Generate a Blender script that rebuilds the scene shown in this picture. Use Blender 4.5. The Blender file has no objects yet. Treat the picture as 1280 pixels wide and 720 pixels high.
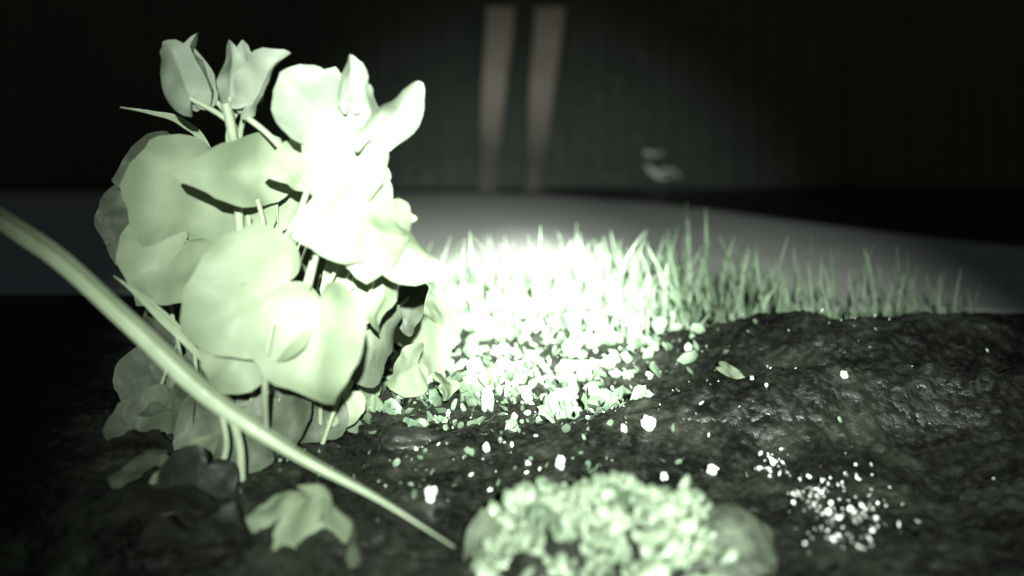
import bpy, math, random
from mathutils import Vector, Matrix, noise
random.seed(7)
R=random.uniform
sc=bpy.context.scene
F=1138.0; H=0.30
# survey helper: bearing / elevation measured in the photo + real distance -> world point
def at(px,py,Y): return Vector(((px-640)/F*Y, Y, H-(py-180)/F*Y))
def sm(a,b,x):
    t=max(0,min(1,(x-a)/(b-a))); return t*t*(3-2*t)

def gz(x,y):
    if y>1.9 or y<0.1 or abs(x)>1.6: return 0.0
    e=1.75-.17*sm(.38,.5,x)
    m=(1-sm(e-.25,e,y))*sm(0.15,0.4,y)*(1-sm(1.3,1.6,abs(x)))
    z=0
    yc=1.25+0.02*math.sin(x*9)
    z+=0.064*sm(0.05,0.42,x)*math.exp(-((y-yc)/0.10)**2)
    yc2=0.93+0.10*(x-0.2)
    z+=0.064*sm(-0.14,0.36,x)*math.exp(-((y-yc2)/0.06)**2)
    z+=0.02*math.exp(-((x+0.35)/0.2)**2-((y-0.9)/0.2)**2)
    z+=0.03*math.exp(-((x-0.06)/0.16)**2-((y-1.5)/0.09)**2)
    p=Vector((x,y,0))
    z+=0.012*noise.noise(p*9)+0.007*noise.noise(p*24)+0.0045*noise.noise(p*70)+0.0035*noise.noise(p*160)
    return z*m

def newobj(name,verts,faces,mat,smooth=True,parent=None,uv=None):
    me=bpy.data.meshes.new(name); me.from_pydata([tuple(v) for v in verts],[],faces); me.update()
    if smooth:
        me.polygons.foreach_set('use_smooth',[True]*len(me.polygons))
    ob=bpy.data.objects.new(name,me); sc.collection.objects.link(ob)
    for m in (mat if isinstance(mat,list) else [mat]): me.materials.append(m)
    if parent: ob.parent=parent
    return ob

def mat(name,cols,scale=20,rough=(0.5,0.8),bump=0.3,bscale=80,transl=0,spec=0.5,detail=6,bdist=0.004,coat=0,foot_shade=None):
    m=bpy.data.materials.new(name); m.use_nodes=True; n=m.node_tree; N=n.nodes; L=n.links
    b=N['Principled BSDF']; out=N['Material Output']
    tc=N.new('ShaderNodeTexCoord'); nz=N.new('ShaderNodeTexNoise'); nz.inputs['Scale'].default_value=scale; nz.inputs['Detail'].default_value=detail
    L.new(tc.outputs['Object'],nz.inputs['Vector'])
    cr=N.new('ShaderNodeValToRGB'); e=cr.color_ramp.elements
    k=len(cols)
    while len(e)<k: e.new(0.5)
    for i,c in enumerate(cols):
        e[i].position=0.32+0.36*i/(max(1,k-1)); e[i].color=(*c,1)
    L.new(nz.outputs['Fac'],cr.inputs['Fac']); col=cr.outputs['Color']
    if foot_shade:   # fading light painted into the colour: timber darkens towards its foot
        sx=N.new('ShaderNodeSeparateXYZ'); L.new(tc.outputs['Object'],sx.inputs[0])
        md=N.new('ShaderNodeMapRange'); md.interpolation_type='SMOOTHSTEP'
        md.inputs['From Min'].default_value=foot_shade[0]; md.inputs['From Max'].default_value=foot_shade[1]; L.new(sx.outputs['Z'],md.inputs['Value'])
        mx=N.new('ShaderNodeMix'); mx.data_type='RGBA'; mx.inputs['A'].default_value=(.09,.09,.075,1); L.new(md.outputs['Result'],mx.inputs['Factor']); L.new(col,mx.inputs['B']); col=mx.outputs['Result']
    L.new(col,b.inputs['Base Color'])
    n2=N.new('ShaderNodeTexNoise'); n2.inputs['Scale'].default_value=bscale; n2.inputs['Detail'].default_value=5
    L.new(tc.outputs['Object'],n2.inputs['Vector'])
    mr=N.new('ShaderNodeMapRange'); mr.inputs['From Min'].default_value=0.35; mr.inputs['From Max'].default_value=0.65
    mr.inputs['To Min'].default_value=rough[0]; mr.inputs['To Max'].default_value=rough[1]
    L.new(n2.outputs['Fac'],mr.inputs['Value']); L.new(mr.outputs['Result'],b.inputs['Roughness'])
    bp=N.new('ShaderNodeBump'); bp.inputs['Strength'].default_value=bump; bp.inputs['Distance'].default_value=bdist
    L.new(n2.outputs['Fac'],bp.inputs['Height']); L.new(bp.outputs['Normal'],b.inputs['Normal'])
    b.inputs['Specular IOR Level'].default_value=spec
    if coat: b.inputs['Coat Weight'].default_value=coat; b.inputs['Coat Roughness'].default_value=0.15
    if transl:
        t=N.new('ShaderNodeBsdfTranslucent'); mx=N.new('ShaderNodeMixShader'); mx.inputs[0].default_value=transl
        L.new(cr.outputs['Color'],t.inputs['Color']); L.new(b.outputs[0],mx.inputs[1]); L.new(t.outputs[0],mx.inputs[2]); L.new(mx.outputs[0],out.inputs['Surface'])
    return m

M_soil=mat('wet_soil',[(0.0035,0.0038,0.0028),(0.009,0.010,0.007),(0.024,0.027,0.019)],scale=16,rough=(0.18,0.7),bump=0.7,bscale=110,bdist=0.006,detail=7)
M_path=mat('concrete_path',[(0.56,0.57,0.53),(0.66,0.67,0.62)],scale=3,rough=(0.7,0.95),bump=0.4,bscale=60)
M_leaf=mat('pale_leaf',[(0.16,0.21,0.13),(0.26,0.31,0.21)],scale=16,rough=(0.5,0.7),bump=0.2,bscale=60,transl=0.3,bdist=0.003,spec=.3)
M_leafd=mat('dark_leaf',[(0.04,0.05,0.033),(0.12,0.145,0.10)],scale=18,rough=(0.5,0.7),bump=0.4,bscale=90,transl=0.2,spec=.3)  # darker leaf tone, on plant and fallen leaves
M_leafk=mat('blackish_leaf',[(0.006,0.007,0.005),(0.018,0.020,0.016)],scale=18,rough=(0.4,0.7),bump=0.4,bscale=90,spec=.3)  # near-black leaf tone for some fallen leaves on the left
M_petal=mat('petal',[(0.17,0.21,0.16),(0.26,0.30,0.23)],scale=14,rough=(0.5,0.7),bump=0.2,bscale=70,transl=0.35,spec=.3)
M_stem=mat('stem',[(0.19,0.24,0.15),(0.26,0.31,0.21)],scale=20,rough=(0.4,0.6),transl=0.1)
M_blade=mat('grass_blade',[(0.04,0.08,0.04),(0.25,0.33,0.22)],scale=25,rough=(0.4,0.6),transl=0.3)
M_gc=mat('groundcover_leaf',[(0.03,0.05,0.03),(0.22,0.30,0.20)],scale=22,rough=(0.3,0.6),transl=0.2)
M_sed=mat('sedum_leaf',[(0.05,0.08,0.045),(0.27,0.33,0.23)],scale=45,rough=(0.3,0.6),bump=0.3,bscale=200)
M_rock=mat('rock',[(0.010,0.012,0.009),(0.025,0.028,0.022)],scale=25,rough=(0.4,0.7),bump=0.6,bscale=110)
M_stone=mat('mossy_stone',[(0.02,0.025,0.017),(0.08,0.10,0.065)],scale=90,rough=(0.5,0.8),bump=0.9,bscale=260)
M_white=mat('quartz',[(0.65,0.68,0.62),(0.85,0.88,0.82)],scale=60,rough=(0.1,0.3),bump=0.2,coat=0.6)
M_wall=mat('dark_boards',[(0.042,0.055,0.046),(0.060,0.075,0.064)],scale=1.6,rough=(0.6,0.9),bump=0.5,bscale=20)
M_post=mat('weathered_post',[(0.36,0.31,0.27),(0.49,0.43,0.38)],scale=3,rough=(0.6,0.9),bump=0.4,bscale=30,foot_shade=(.15,.7))

# ---------- ground ----------
def axis(lo,hi,step,far):
    a=[]; x=lo
    while x<=hi+1e-9: a.append(x); x+=step
    g=[];d=0.05;x=hi
    while x<far[1]: x+=d; d*=1.5; g.append(x)
    l=[];d=0.05;x=lo
    while x>far[0]: x-=d; d*=1.5; l.append(x)
    return l[::-1]+a+g
xs=axis(-0.75,0.95,0.0035,(-40,40)); ys=axis(0.4,1.8,0.004,(-40,60))
V=[(x,y,gz(x,y)) for y in ys for x in xs]; nx=len(xs)
Fc=[(j*nx+i,j*nx+i+1,(j+1)*nx+i+1,(j+1)*nx+i) for j in range(len(ys)-1) for i in range(nx-1)]
newobj('ground',V,Fc,M_soil)

# ---------- path ----------
far=[(-9,5.65),(-0.78,5.6),(-0.2,5.55),(0.3,5.1),(0.65,4.6),(0.9,4.05),(1.06,3.5),(1.25,3.0),(1.5,2.55),(2.0,2.3),(3,2.1),(6,2.0)]
V=[];Fc=[]
for i in range(len(far)-1):
    for k in range(8):
        t=k/8; x=far[i][0]*(1-t)+far[i+1][0]*t; y=far[i][1]*(1-t)+far[i+1][1]*t
        y+=0.05*noise.noise(Vector((x*3,0,0)))
        yn=1.79-.18*sm(.38,.55,x)+.03*noise.noise(Vector((x*12,3,0)))
        V+= [(x,yn,0.002),(x,yn+.02,0.006),(x,y-0.03,0.006),(x,y,0.002)]
n=len(V)//4
for i in range(n-1):
    for k in range(3): Fc.append((4*i+k,4*i+4+k,4*i+5+k,4*i+1+k))
newobj('path',V,Fc,M_path,False)

# ---------- fence: dark boarding ----------
def box(V,Fc,x0,x1,y0,y1,z0,z1):
    b=len(V); V+=[(x0,y0,z0),(x1,y0,z0),(x1,y1,z0),(x0,y1,z0),(x0,y0,z1),(x1,y0,z1),(x1,y1,z1),(x0,y1,z1)]
    for f in [(0,1,5,4),(1,2,6,5),(2,3,7,6),(3,0,4,7),(4,5,6,7),(3,2,1,0)]: Fc.append(tuple(b+i for i in f))
V=[];Fc=[]
x=-8
while x<8:
    w=R(0.135,0.15); d=R(0,0.012)
    box(V,Fc,x,x+w-0.006,6.15+d,6.19+d,0.02,2.5+R(-0.01,0.01)); x+=w
box(V,Fc,-8,8,6.21,6.25,0.0,2.45)
newobj('wooden_fence',V,Fc,M_wall,False)
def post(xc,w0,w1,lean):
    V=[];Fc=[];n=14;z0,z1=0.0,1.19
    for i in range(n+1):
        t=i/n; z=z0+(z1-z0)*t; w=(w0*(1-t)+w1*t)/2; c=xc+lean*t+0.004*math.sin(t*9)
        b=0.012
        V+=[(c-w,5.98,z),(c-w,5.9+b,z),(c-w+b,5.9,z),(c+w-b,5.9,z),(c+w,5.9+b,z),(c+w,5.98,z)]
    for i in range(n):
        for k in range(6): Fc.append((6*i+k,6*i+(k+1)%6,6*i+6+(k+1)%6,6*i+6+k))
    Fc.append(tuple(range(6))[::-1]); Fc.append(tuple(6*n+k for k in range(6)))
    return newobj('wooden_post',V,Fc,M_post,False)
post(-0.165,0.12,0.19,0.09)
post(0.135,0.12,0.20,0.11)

# ---------- leaf builder ----------
def leaf(V,Fc,MI,C,L,ang,wid=1.0,pitch=0,roll=0,cup=0.15,fold=0.1,mi=0,point=0.12,rings=9,seg=48,notch=0.6):
    a=math.radians(ang); d=Vector((math.cos(a),0,math.sin(a))); nrm=Vector((0,-1,0)); s=nrm.cross(d)
    Rp=Matrix.Rotation(math.radians(pitch),3,s); d=Rp@d; nrm=Rp@nrm
    Rr=Matrix.Rotation(math.radians(roll),3,d); s=Rr@s; nrm=Rr@nrm
    base=C-d*0.45*L; b=len(V); sd=R(0,100); ph=R(0,6)
    V.append(tuple(base))
    for i in range(1,rings+1):
        rho=i/rings
        for k in range(seg):
            th=2*math.pi*k/seg; tt=th if th<=math.pi else th-2*math.pi
            r=(0.5*(1+math.cos(tt)))**notch*(1+point*math.exp(-(tt/0.22)**2))
            r=max(r,0.03)
            r*=1+0.10*noise.noise(Vector((math.cos(th)*2.0,math.sin(th)*2.0,sd)))+0.012*math.sin(th*17+ph)
            x=r*rho*math.cos(tt); y=r*rho*math.sin(tt)*wid
            z=cup*(x*x*0.6+y*y*1.6)+fold*abs(y)
            z+=0.18*rho*noise.noise(Vector((x*2.8,y*2.8,sd)))+0.026*rho*abs(math.sin(tt*3.5))-cup*max(0,x-0.6)**2*3
            z+=0.06*rho*rho*math.sin(th*4+ph)
            V.append(tuple(base+(d*x+s*y+nrm*z)*L))
    for k in range(seg): Fc.append((b,b+1+k,b+1+(k+1)%seg)); MI.append(mi)
    for i in range(rings-1):
        o=b+1+i*seg
        for k in range(seg): Fc.append((o+k,o+seg+k,o+seg+(k+1)%seg,o+(k+1)%seg)); MI.append(mi)
    return base
def tube(V,Fc,MI,pts,r0,r1,mi=1,seg=8,n=14):
    P=[Vector(p) for p in pts]
    def cat(t):
        m=len(P)-1; f=t*m; i=min(int(f),m-1); u=f-i
        p0=P[max(i-1,0)];p1=P[i];p2=P[i+1];p3=P[min(i+2,m)]
        return 0.5*((2*p1)+(-p0+p2)*u+(2*p0-5*p1+4*p2-p3)*u*u+(-p0+3*p1-3*p2+p3)*u**3)
    b=len(V)
    for i in range(n+1):
        t=i/n; c=cat(t); tg=(cat(min(1,t+0.01))-cat(max(0,t-0.01))).normalized()
        u=tg.cross(Vector((0.1,1,0.05))).normalized(); w=tg.cross(u); r=r0+(r1-r0)*t
        for k in range(seg):
            q=2*math.pi*k/seg; V.append(tuple(c+u*r*math.cos(q)+w*r*math.sin(q)))
    for i in range(n):
        for k in range(seg): Fc.append((b+i*seg+k,b+i*seg+(k+1)%seg,b+(i+1)*seg+(k+1)%seg,b+(i+1)*seg+k)); MI.append(mi)

# ---------- heart leaved plant ----------
V=[];Fc=[];MI=[]
root=at(335,560,0.88); root.z=0.0
LV=[
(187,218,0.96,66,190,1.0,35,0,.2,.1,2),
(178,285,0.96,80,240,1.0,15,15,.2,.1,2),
(245,262,0.90,118,245,1.05,10,-12,.25,.15,0),
(298,214,0.86,112,182,0.55,45,0,.3,.1,0),
(372,208,0.85,74,190,0.65,40,10,.3,.1,0),
(340,262,0.92,66,262,0.9,10,20,.2,.1,0),
(432,212,0.83,86,262,0.85,5,0,.4,.15,0),
(468,226,0.82,32,300,1.0,0,0,.2,.1,0),
(430,276,0.80,104,195,0.75,30,0,.4,.1,0),
(468,300,0.81,80,262,0.9,15,10,.3,.2,0),
(505,308,0.80,100,-28,0.5,15,25,.3,.2,0),
(505,273,0.82,36,0,0.4,45,0,.2,.1,0),
(208,335,0.88,84,235,0.95,15,10,.25,.15,0),
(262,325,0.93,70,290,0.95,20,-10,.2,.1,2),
(308,378,0.79,122,205,0.95,14,8,.3,.12,0),
(400,430,0.77,112,275,0.9,8,10,.35,.15,0),
(308,428,0.80,96,240,0.9,15,-15,.25,.1,0),
(357,430,0.82,84,280,1.0,15,0,.3,.1,0),
(480,368,0.86,70,262,0.65,10,35,.3,.15,0),
(445,362,0.88,78,250,0.8,15,0,.3,.1,0),
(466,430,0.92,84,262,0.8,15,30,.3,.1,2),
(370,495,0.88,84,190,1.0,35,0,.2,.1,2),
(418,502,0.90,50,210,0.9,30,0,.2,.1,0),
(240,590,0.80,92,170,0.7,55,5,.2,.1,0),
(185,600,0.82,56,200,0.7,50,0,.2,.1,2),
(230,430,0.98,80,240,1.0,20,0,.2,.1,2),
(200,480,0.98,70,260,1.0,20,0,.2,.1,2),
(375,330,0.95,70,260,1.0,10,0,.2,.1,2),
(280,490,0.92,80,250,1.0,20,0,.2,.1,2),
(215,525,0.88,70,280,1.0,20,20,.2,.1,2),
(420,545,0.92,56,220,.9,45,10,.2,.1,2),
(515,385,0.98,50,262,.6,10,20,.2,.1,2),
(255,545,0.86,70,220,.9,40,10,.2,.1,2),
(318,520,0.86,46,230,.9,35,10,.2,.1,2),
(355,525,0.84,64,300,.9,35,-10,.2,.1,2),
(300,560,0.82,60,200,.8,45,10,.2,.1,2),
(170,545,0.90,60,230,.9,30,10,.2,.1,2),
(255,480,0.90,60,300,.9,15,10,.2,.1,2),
]
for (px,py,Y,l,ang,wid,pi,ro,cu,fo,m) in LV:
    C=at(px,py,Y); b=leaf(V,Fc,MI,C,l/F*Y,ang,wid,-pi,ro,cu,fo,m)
    rt=root+Vector((R(-.06,.05)+(-.08 if px<240 else 0),R(-.03,.05),-.004)); 
    mid=(b+rt)/2+Vector(((b.x-rt.x)*0.15+R(-.01,.01),0.02,0.03*(b.z>0.1)))
    tube(V,Fc,MI,[rt,mid,b+Vector((0,0.006,-0.004)),b],0.0024,0.0016)
UP=[
(224,92,0.88,74,112,0.55,0,35,.5,.35,3),
(254,84,0.89,70,98,0.52,0,-30,.5,.35,3),
(287,92,0.87,64,88,0.36,0,35,.5,.35,3),
(311,86,0.90,60,100,0.36,0,0,.4,.3,3),
(336,100,0.86,76,52,0.50,0,-30,.5,.35,3),
(380,126,0.83,74,130,0.80,0,15,.4,.2,3),
(412,118,0.85,60,75,0.6,0,0,.4,.3,3),
(437,100,0.82,56,86,0.42,0,30,.5,.3,3),
(464,140,0.83,74,92,0.50,0,-25,.5,.3,3),
(492,142,0.81,84,50,0.40,0,25,.5,.3,3),
(435,150,0.85,60,70,0.5,0,0,.4,.3,3),
]
for i,(px,py,Y,l,ang,wid,pi,ro,cu,fo,m) in enumerate(UP):
    C=at(px,py,Y); b=leaf(V,Fc,MI,C,l/F*Y,ang,wid,pi-8,ro,cu,fo,m,notch=0.45,point=0.05)
    hub=at(296,165,0.88) if i<5 else at(412,190,0.85)
    hub2=at(300,250,0.9) if i<5 else at(398,300,0.86)
    tube(V,Fc,MI,[root+Vector((R(-.02,.02),R(-.02,.02),0)),hub2,hub+Vector((R(-.008,.008),0,0)),b],0.0034,0.0026,n=20)
for pts,r in [
 ([(310,148,.85),(335,168,.85),(362,198,.85),(380,225,.86)],.0030),
 ([(282,130,.86),(290,165,.86),(295,205,.87),(300,300,.88)],.005),
 ([(340,405,.755),(334,440,.755),(331,490,.77),(333,540,.80)],.0030),
 ([(385,235,.80),(372,270,.80),(350,310,.80),(335,350,.82)],.0026),
 ([(395,320,.79),(388,350,.79),(380,375,.8),(378,390,.8)],.0026),
 ([(310,270,.86),(312,300,.85),(305,340,.85),(300,365,.85)],.0026),
 ([(322,250,.86),(330,290,.85),(318,330,.85),(315,365,.85)],.0022),
 ([(290,520,.78),(300,560,.78),(302,600,.78)],.004),
 ([(270,600,.78),(283,560,.78),(278,520,.78)],.003)]:
    tube(V,Fc,MI,[at(*p) for p in pts],r,r*0.9)
pl=newobj('heart_leaved_plant',V,Fc,[M_leaf,M_stem,M_leafd,M_petal])
pl.data.polygons.foreach_set('material_index',MI)

# fallen leaves on the soil
V=[];Fc=[];MI=[]
for (px,py,Y,l,ang,wid,pi,m) in [(340,650,.70,62,160,.8,45,0),(412,665,.69,84,10,.75,45,0),(372,697,.67,70,200,.8,50,0),(196,650,.72,90,120,1,40,2),
  (612,692,.66,80,100,.6,15,1),(530,425,1.15,80,30,.85,35,0),(505,465,1.05,54,200,.8,50,0),(560,405,1.3,60,20,.8,50,0),(455,500,1.0,50,180,.8,60,0),(240,650,.74,80,250,.8,40,2),(290,690,.68,80,80,.8,30,2),(215,690,.68,70,100,.9,30,2),(915,465,1.12,34,-20,.3,50,0),(910,402,1.3,50,10,.5,70,0),
  (205,545,.9,70,100,.9,40,1),(195,560,.85,60,60,.9,40,2),(440,700,.67,60,0,.8,60,1),(560,480,1.0,36,20,.7,55,0),(610,470,1.1,34,160,.7,55,0),(170,620,.78,60,160,.8,55,1)]:
    C=at(px,py,Y); C.z=max(C.z,gz(C.x,C.y)+0.004)
    leaf(V,Fc,MI,C,l/F*Y,ang,wid,-pi,R(-15,15),.25,.12,m)
o=newobj('fallen_leaves',V,Fc,[M_leaf,M_leafd,M_leafk]); o.data.polygons.foreach_set('material_index',MI)

# ---------- strap leaves ----------
def strap(name,pts,w,mt,twist=0.3):
    P=[Vector(p) for p in pts]; n=60; V=[];Fc=[]
    m=len(P)-1
    def cat(t):
        f=t*m; i=min(int(f),m-1); u=f-i
        p0=P[max(i-1,0)];p1=P[i];p2=P[i+1];p3=P[min(i+2,m)]
        return 0.5*((2*p1)+(-p0+p2)*u+(2*p0-5*p1+4*p2-p3)*u*u+(-p0+3*p1-3*p2+p3)*u**3)
    for i in range(n+1):
        t=i/n; c=cat(t); tg=(cat(min(1,t+0.01))-cat(max(0,t-0.01))).normalized()
        s=tg.cross(Vector((0,1,0))).normalized(); s=Matrix.Rotation(twist,3,tg)@s; nn=s.cross(tg)
        ww=w*(1-sm(0.45,1.0,t)**1.5)*(0.7+0.3*sm(0,.2,t))+0.0006
        ww*=1+0.05*math.sin(t*23)
        for q in (-1,-0.55,-0.12,0,0.12,0.55,1):
            V.append(tuple(c+s*ww*q+Vector((0,0.35*ww*(1-abs(q))**1.0,0))+Vector((0,0.001 if abs(q)<.1 else 0,0))))
    for i in range(n):
        for k in range(6): Fc.append((7*i+k,7*i+k+1,7*i+8+k,7*i+7+k))
    return newobj(name,V,Fc,mt)
strap('strap_leaf',[at(-330,620,1.0),at(-260,330,.9),at(-100,240,.78),at(40,300,.70),at(160,402,.67),at(258,492,.66),at(365,565,.655),at(470,622,.655),at(568,684,.65)],0.0086,M_stem)
strap('strap_leaf',[at(325,550,.92),at(290,480,.86),at(245,436,.82),at(205,398,.82),at(168,364,.83),at(142,345,.84)],0.0045,M_stem)
strap('strap_leaf',[at(330,560,.92),at(300,350,.96),at(262,195,.95),at(228,153,.93),at(190,141,.92),at(150,134,.91)],0.0035,M_stem)

# ---------- grass ----------
V=[];Fc=[]
def gblade(x,y,z0,h,w,lx,ly,nseg=6):
    b=len(V); a=R(-0.9,0.9)
    for i in range(nseg+1):
        t=i/nseg; c=Vector((x+lx*t*t,y+ly*t*t,z0+h*t)); ww=w*(1-t**2.2)+0.0003
        s=Vector((math.cos(a),math.sin(a),0))*ww
        V.append(tuple(c-s)); V.append(tuple(c+Vector((0,0.3*ww,0)))); V.append(tuple(c+s))
    for i in range(nseg):
        for k in range(2): Fc.append((b+3*i+k,b+3*i+k+1,b+3*i+4+k,b+3*i+3+k))
for i in range(620):
    y=R(1.46,1.78); x=R(-0.36,0.46) if i%2 else random.gauss(0.09,.18)
    if x<-0.36 or x>0.46: continue
    cl=noise.noise(Vector((x*14,y*8,3)))
    h=(0.106+0.05*cl)*R(0.4,1.2)*(1-0.2*sm(0.36,0.5,x))*(0.75+.25*sm(-.3,-.1,x))
    gblade(x,y,gz(x,y)-0.004,h,R(0.0016,0.0042),random.gauss(0,0.028),R(-.02,.02))
for (px,h) in [(856,.20),(884,.19),(832,.16),(862,.17),(720,.145),(545,.14),(560,.13),(790,.15),(900,.14),(520,.13),(925,.12),(870,.13),(770,.14),(815,.14)]:
    gblade((px-640)/F*1.6,1.6,0,h,0.0042,R(-.01,.03),0)
for i in range(150):
    x=R(.38,.76); y=R(1.42,1.58); gblade(x,y,gz(x,y)-.005,R(.03,.15)*(1-.4*sm(.6,.76,x)),R(.0009,.0026),random.gauss(0,.014),0)
for i in range(160):
    y=R(1.35,1.5); x=random.gauss(0.1,0.22); gblade(x,y,gz(x,y)-.003,R(.02,.06),R(.0015,.003),R(-.03,.03),R(-.02,.02))
newobj('grass',V,Fc,M_blade)

# ---------- groundcover litter ----------
V=[];Fc=[]
def flake(c,s,nrm,el=1.0):
    nrm=nrm.normalized(); u=nrm.orthogonal().normalized(); u=Matrix.Rotation(R(0,6.3),3,nrm)@u; v=nrm.cross(u); b=len(V); V.append(tuple(c-nrm*s*0.25)); k=8
    lo=R(.0,.35); ph=R(0,6)
    for i in range(k):
        q=2*math.pi*i/k; r=s*R(0.85,1.1)*(1+lo*math.cos(q*2+ph)); V.append(tuple(c+u*r*math.cos(q)+v*r*el*math.sin(q)+nrm*R(-.2,.2)*s))
    for i in range(k): Fc.append((b,b+1+i,b+1+(i+1)%k))
def scatter(n,px,py,sx,sy,s0,s1,el=.7):
    for i in range(n):
        a=random.gauss(px,sx); bpy_=random.gauss(py,sy)
        if bpy_<372: continue
        Y=H*F/(bpy_-180)
        x=(a-640)/F*Y
        z=gz(x,Y); c=Vector((x,Y,z+R(0.001,0.008)))
        flake(c,s0+(s1-s0)*R(0,1)**2,Vector((R(-.9,.9),R(-1.0,.2),R(.1,1))),R(el*.5,1))
scatter(760,675,402,75,14,.005,.018)
scatter(260,600,465,80,24,.003,.017)
scatter(230,695,490,60,26,.003,.016)
scatter(150,785,450,75,20,.002,.013)
scatter(130,480,505,45,18,.003,.014)
scatter(200,640,560,170,50,.001,.005)
newobj('groundcover',V,Fc,M_gc)
V=[];Fc=[]
scatter(150,1058,645,30,26,.0006,.0026,.4)
scatter(36,965,590,12,8,.0008,.0028,.4)
scatter(50,1010,625,14,8,.0006,.0020,.4)
scatter(24,1060,450,30,18,.001,.0028,.4)
scatter(170,790,520,190,70,.0006,.0028,.6)
newobj('pale_chips',V,Fc,M_white)

# ---------- stones ----------
def blob(V,Fc,c,r,sub=2,amp=0.2,fr=1.5):
    import bmesh
    bm=bmesh.new(); bmesh.ops.create_icosphere(bm,subdivisions=sub,radius=1); sd=Vector((R(0,50),R(0,50),R(0,50))); b=len(V)
    for v in bm.verts:
        p=v.co*(1+amp*noise.noise(v.co*fr+sd)+amp*.4*noise.noise(v.co*fr*3+sd)); p=Vector((p.x*r[0],p.y*r[1],p.z*r[2])); V.append(tuple(c+p))
    for f in bm.faces: Fc.append(tuple(b+v.index for v in f.verts))
    bm.free()
V=[];Fc=[]
for px,py,s in [(700,577,11),(810,522,13),(745,488,10),(608,563,7),(538,620,12),(643,522,7),(890,588,8),(780,535,6),(737,465,10),(855,612,6),(830,610,8),(860,425,6),(1055,460,6),(995,460,3),(1098,480,3),(640,650,9),(520,560,4),(660,585,4),(560,520,5),(458,470,5),(478,548,4),(940,548,4),(958,550,3),(1040,432,4),(1035,475,4)]:
    Y=H*F/(py-180); x=(px-640)/F*Y
    for _ in range(6):
        Y=(H-gz(x,Y)-.003)*F/(py-180); x=(px-640)/F*Y
    r=s/F*Y*.8; blob(V,Fc,Vector((x,Y,gz(x,Y)+r*.6)),(r*R(.7,1.0),r,r*R(.9,1.3)),3,.4)
newobj('white_pebbles',V,Fc,M_white)
V=[];Fc=[]; x,y=-.10,.9; blob(V,Fc,Vector((x,y,gz(x,y)+.002)),(.03,.03,.01),4,.35,1.8); newobj('rock',V,Fc,M_rock)
V=[];Fc=[]; blob(V,Fc,Vector((.143,.665,-.004)),(.050,.045,.038),4,.22,1.5); newobj('mossy_stone',V,Fc,M_stone)

# ---------- sedum ----------
V=[];Fc=[]
C=Vector((.068,.655,-.012))
for i in range(1000):
    th=R(0,2*math.pi); u=R(0.0,1)**.8; ph=u*math.pi/2
    d=Vector((math.cos(th)*math.cos(ph),math.sin(th)*math.cos(ph),math.sin(ph)))
    bump=1+.22*noise.noise(d*3.1)
    p=C+Vector((d.x*.094*bump,d.y*.075*bump,d.z*.060*bump))*R(.88,1.06)
    s=.0024+.0060*R(0,1)**1.6
    n0=(d+Vector((R(-1.4,1.4),R(-1.4,1.4),R(-.6,.9)))).normalized()
    b=len(V); u1=n0.orthogonal().normalized(); v1=n0.cross(u1); fl=R(.25,.6)
    for (t,rr) in ((-1,.15),(-.5,.6),(.1,1),(.6,.8),(1,.1)):
        for k in range(8):
            q=2*math.pi*k/8; V.append(tuple(p+n0*t*s*1.4+(u1*math.cos(q)+v1*math.sin(q)*fl)*rr*s+v1*(.35*s*t*t)))
    for a in range(4):
        for k in range(8): Fc.append((b+8*a+k,b+8*a+(k+1)%8,b+8*a+8+(k+1)%8,b+8*a+8+k))
    Fc.append(tuple(b+32+k for k in range(8)))
sed=newobj('sedum_clump',V,Fc,M_sed)
V=[];Fc=[]; blob(V,Fc,C,(.074,.056,.044),4,.12); core=newobj('soil_core',V,Fc,M_rock,parent=sed)

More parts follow.
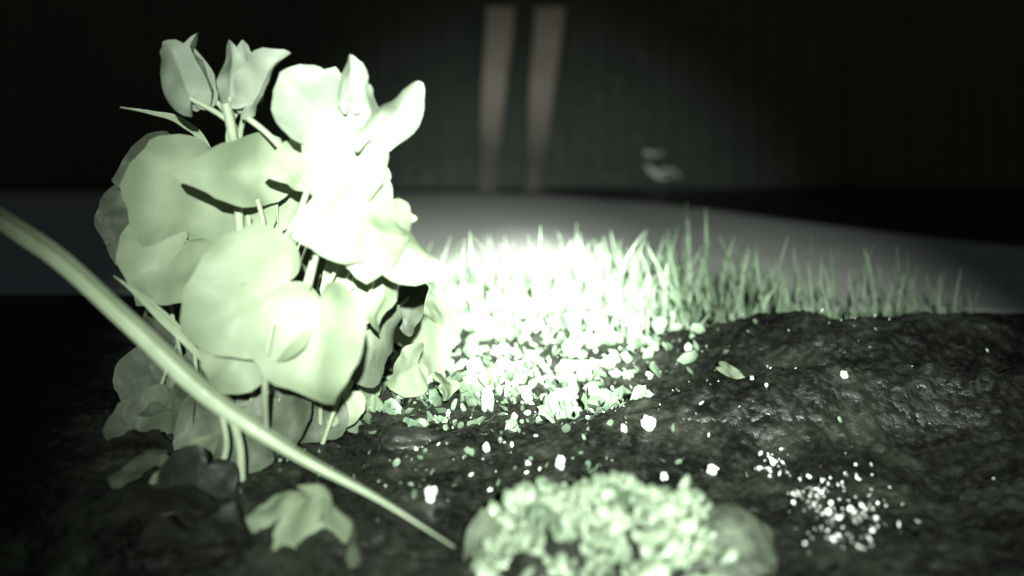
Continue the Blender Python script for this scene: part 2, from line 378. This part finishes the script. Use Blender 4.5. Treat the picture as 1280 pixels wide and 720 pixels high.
# twig
V=[];Fc=[];MI=[]
for pts in [[(806,190,6.1),(818,193,6.09),(829,191,6.1)],[(808,207,6.1),(822,216,6.08),(838,212,6.1),(850,222,6.1)],[(812,214,6.1),(826,222,6.08),(840,220,6.1)]]:
    tube(V,Fc,MI,[at(*p) for p in pts],.018,.008,0)
newobj('dry_twig',V,Fc,M_white)

# ---------- torch: spill, beam and hot core of one hand torch ----------
def spot(name,loc,tgt,power,size,blend,col,rad=.02):
    l=bpy.data.lights.new(name,'SPOT'); l.energy=power; l.spot_size=math.radians(size); l.spot_blend=blend; l.color=col; l.shadow_soft_size=rad
    o=bpy.data.objects.new(name,l); sc.collection.objects.link(o); o.location=loc
    o.rotation_euler=(Vector(tgt)-Vector(loc)).to_track_quat('-Z','Y').to_euler(); return o
T=(0.10,-0.75,0.62)
spot('torch_spill_light',T,(0.09,1,.225),620,39,1.0,(.91,1,.91))
spot('torch_beam_light',T,(-.02,1.2,.18),800,20,1.0,(.92,1,.91))
spot('torch_core_light',T,(.06,1.60,.02),3800,12,1.0,(.93,1,.93))
sun=bpy.data.lights.new('moon_light','SUN'); sun.energy=.02; sun.angle=math.radians(.5); so=bpy.data.objects.new('moon_light',sun); sc.collection.objects.link(so); so.rotation_euler=(math.radians(50),0,math.radians(30))
w=bpy.data.worlds.new('World'); sc.world=w; w.use_nodes=True; n=w.node_tree
sk=n.nodes.new('ShaderNodeTexSky'); sk.sky_type='NISHITA'; sk.sun_disc=False; sk.sun_elevation=math.radians(8); sk.sun_rotation=math.radians(150)
bg=n.nodes['Background']; bg.inputs['Strength'].default_value=.009; n.links.new(sk.outputs[0],bg.inputs['Color'])

cam=bpy.data.cameras.new('camera'); co=bpy.data.objects.new('camera',cam); sc.collection.objects.link(co)
co.location=(0,0,H); co.rotation_euler=(math.radians(90),0,0); cam.lens=32; cam.sensor_width=36; cam.shift_y=-180/1280
cam.clip_start=.02; cam.clip_end=200
cam.dof.use_dof=True; cam.dof.focus_distance=.98; cam.dof.aperture_fstop=2.0
sc.camera=co
sc.view_settings.view_transform='Standard'; sc.view_settings.look='None'; sc.view_settings.exposure=0
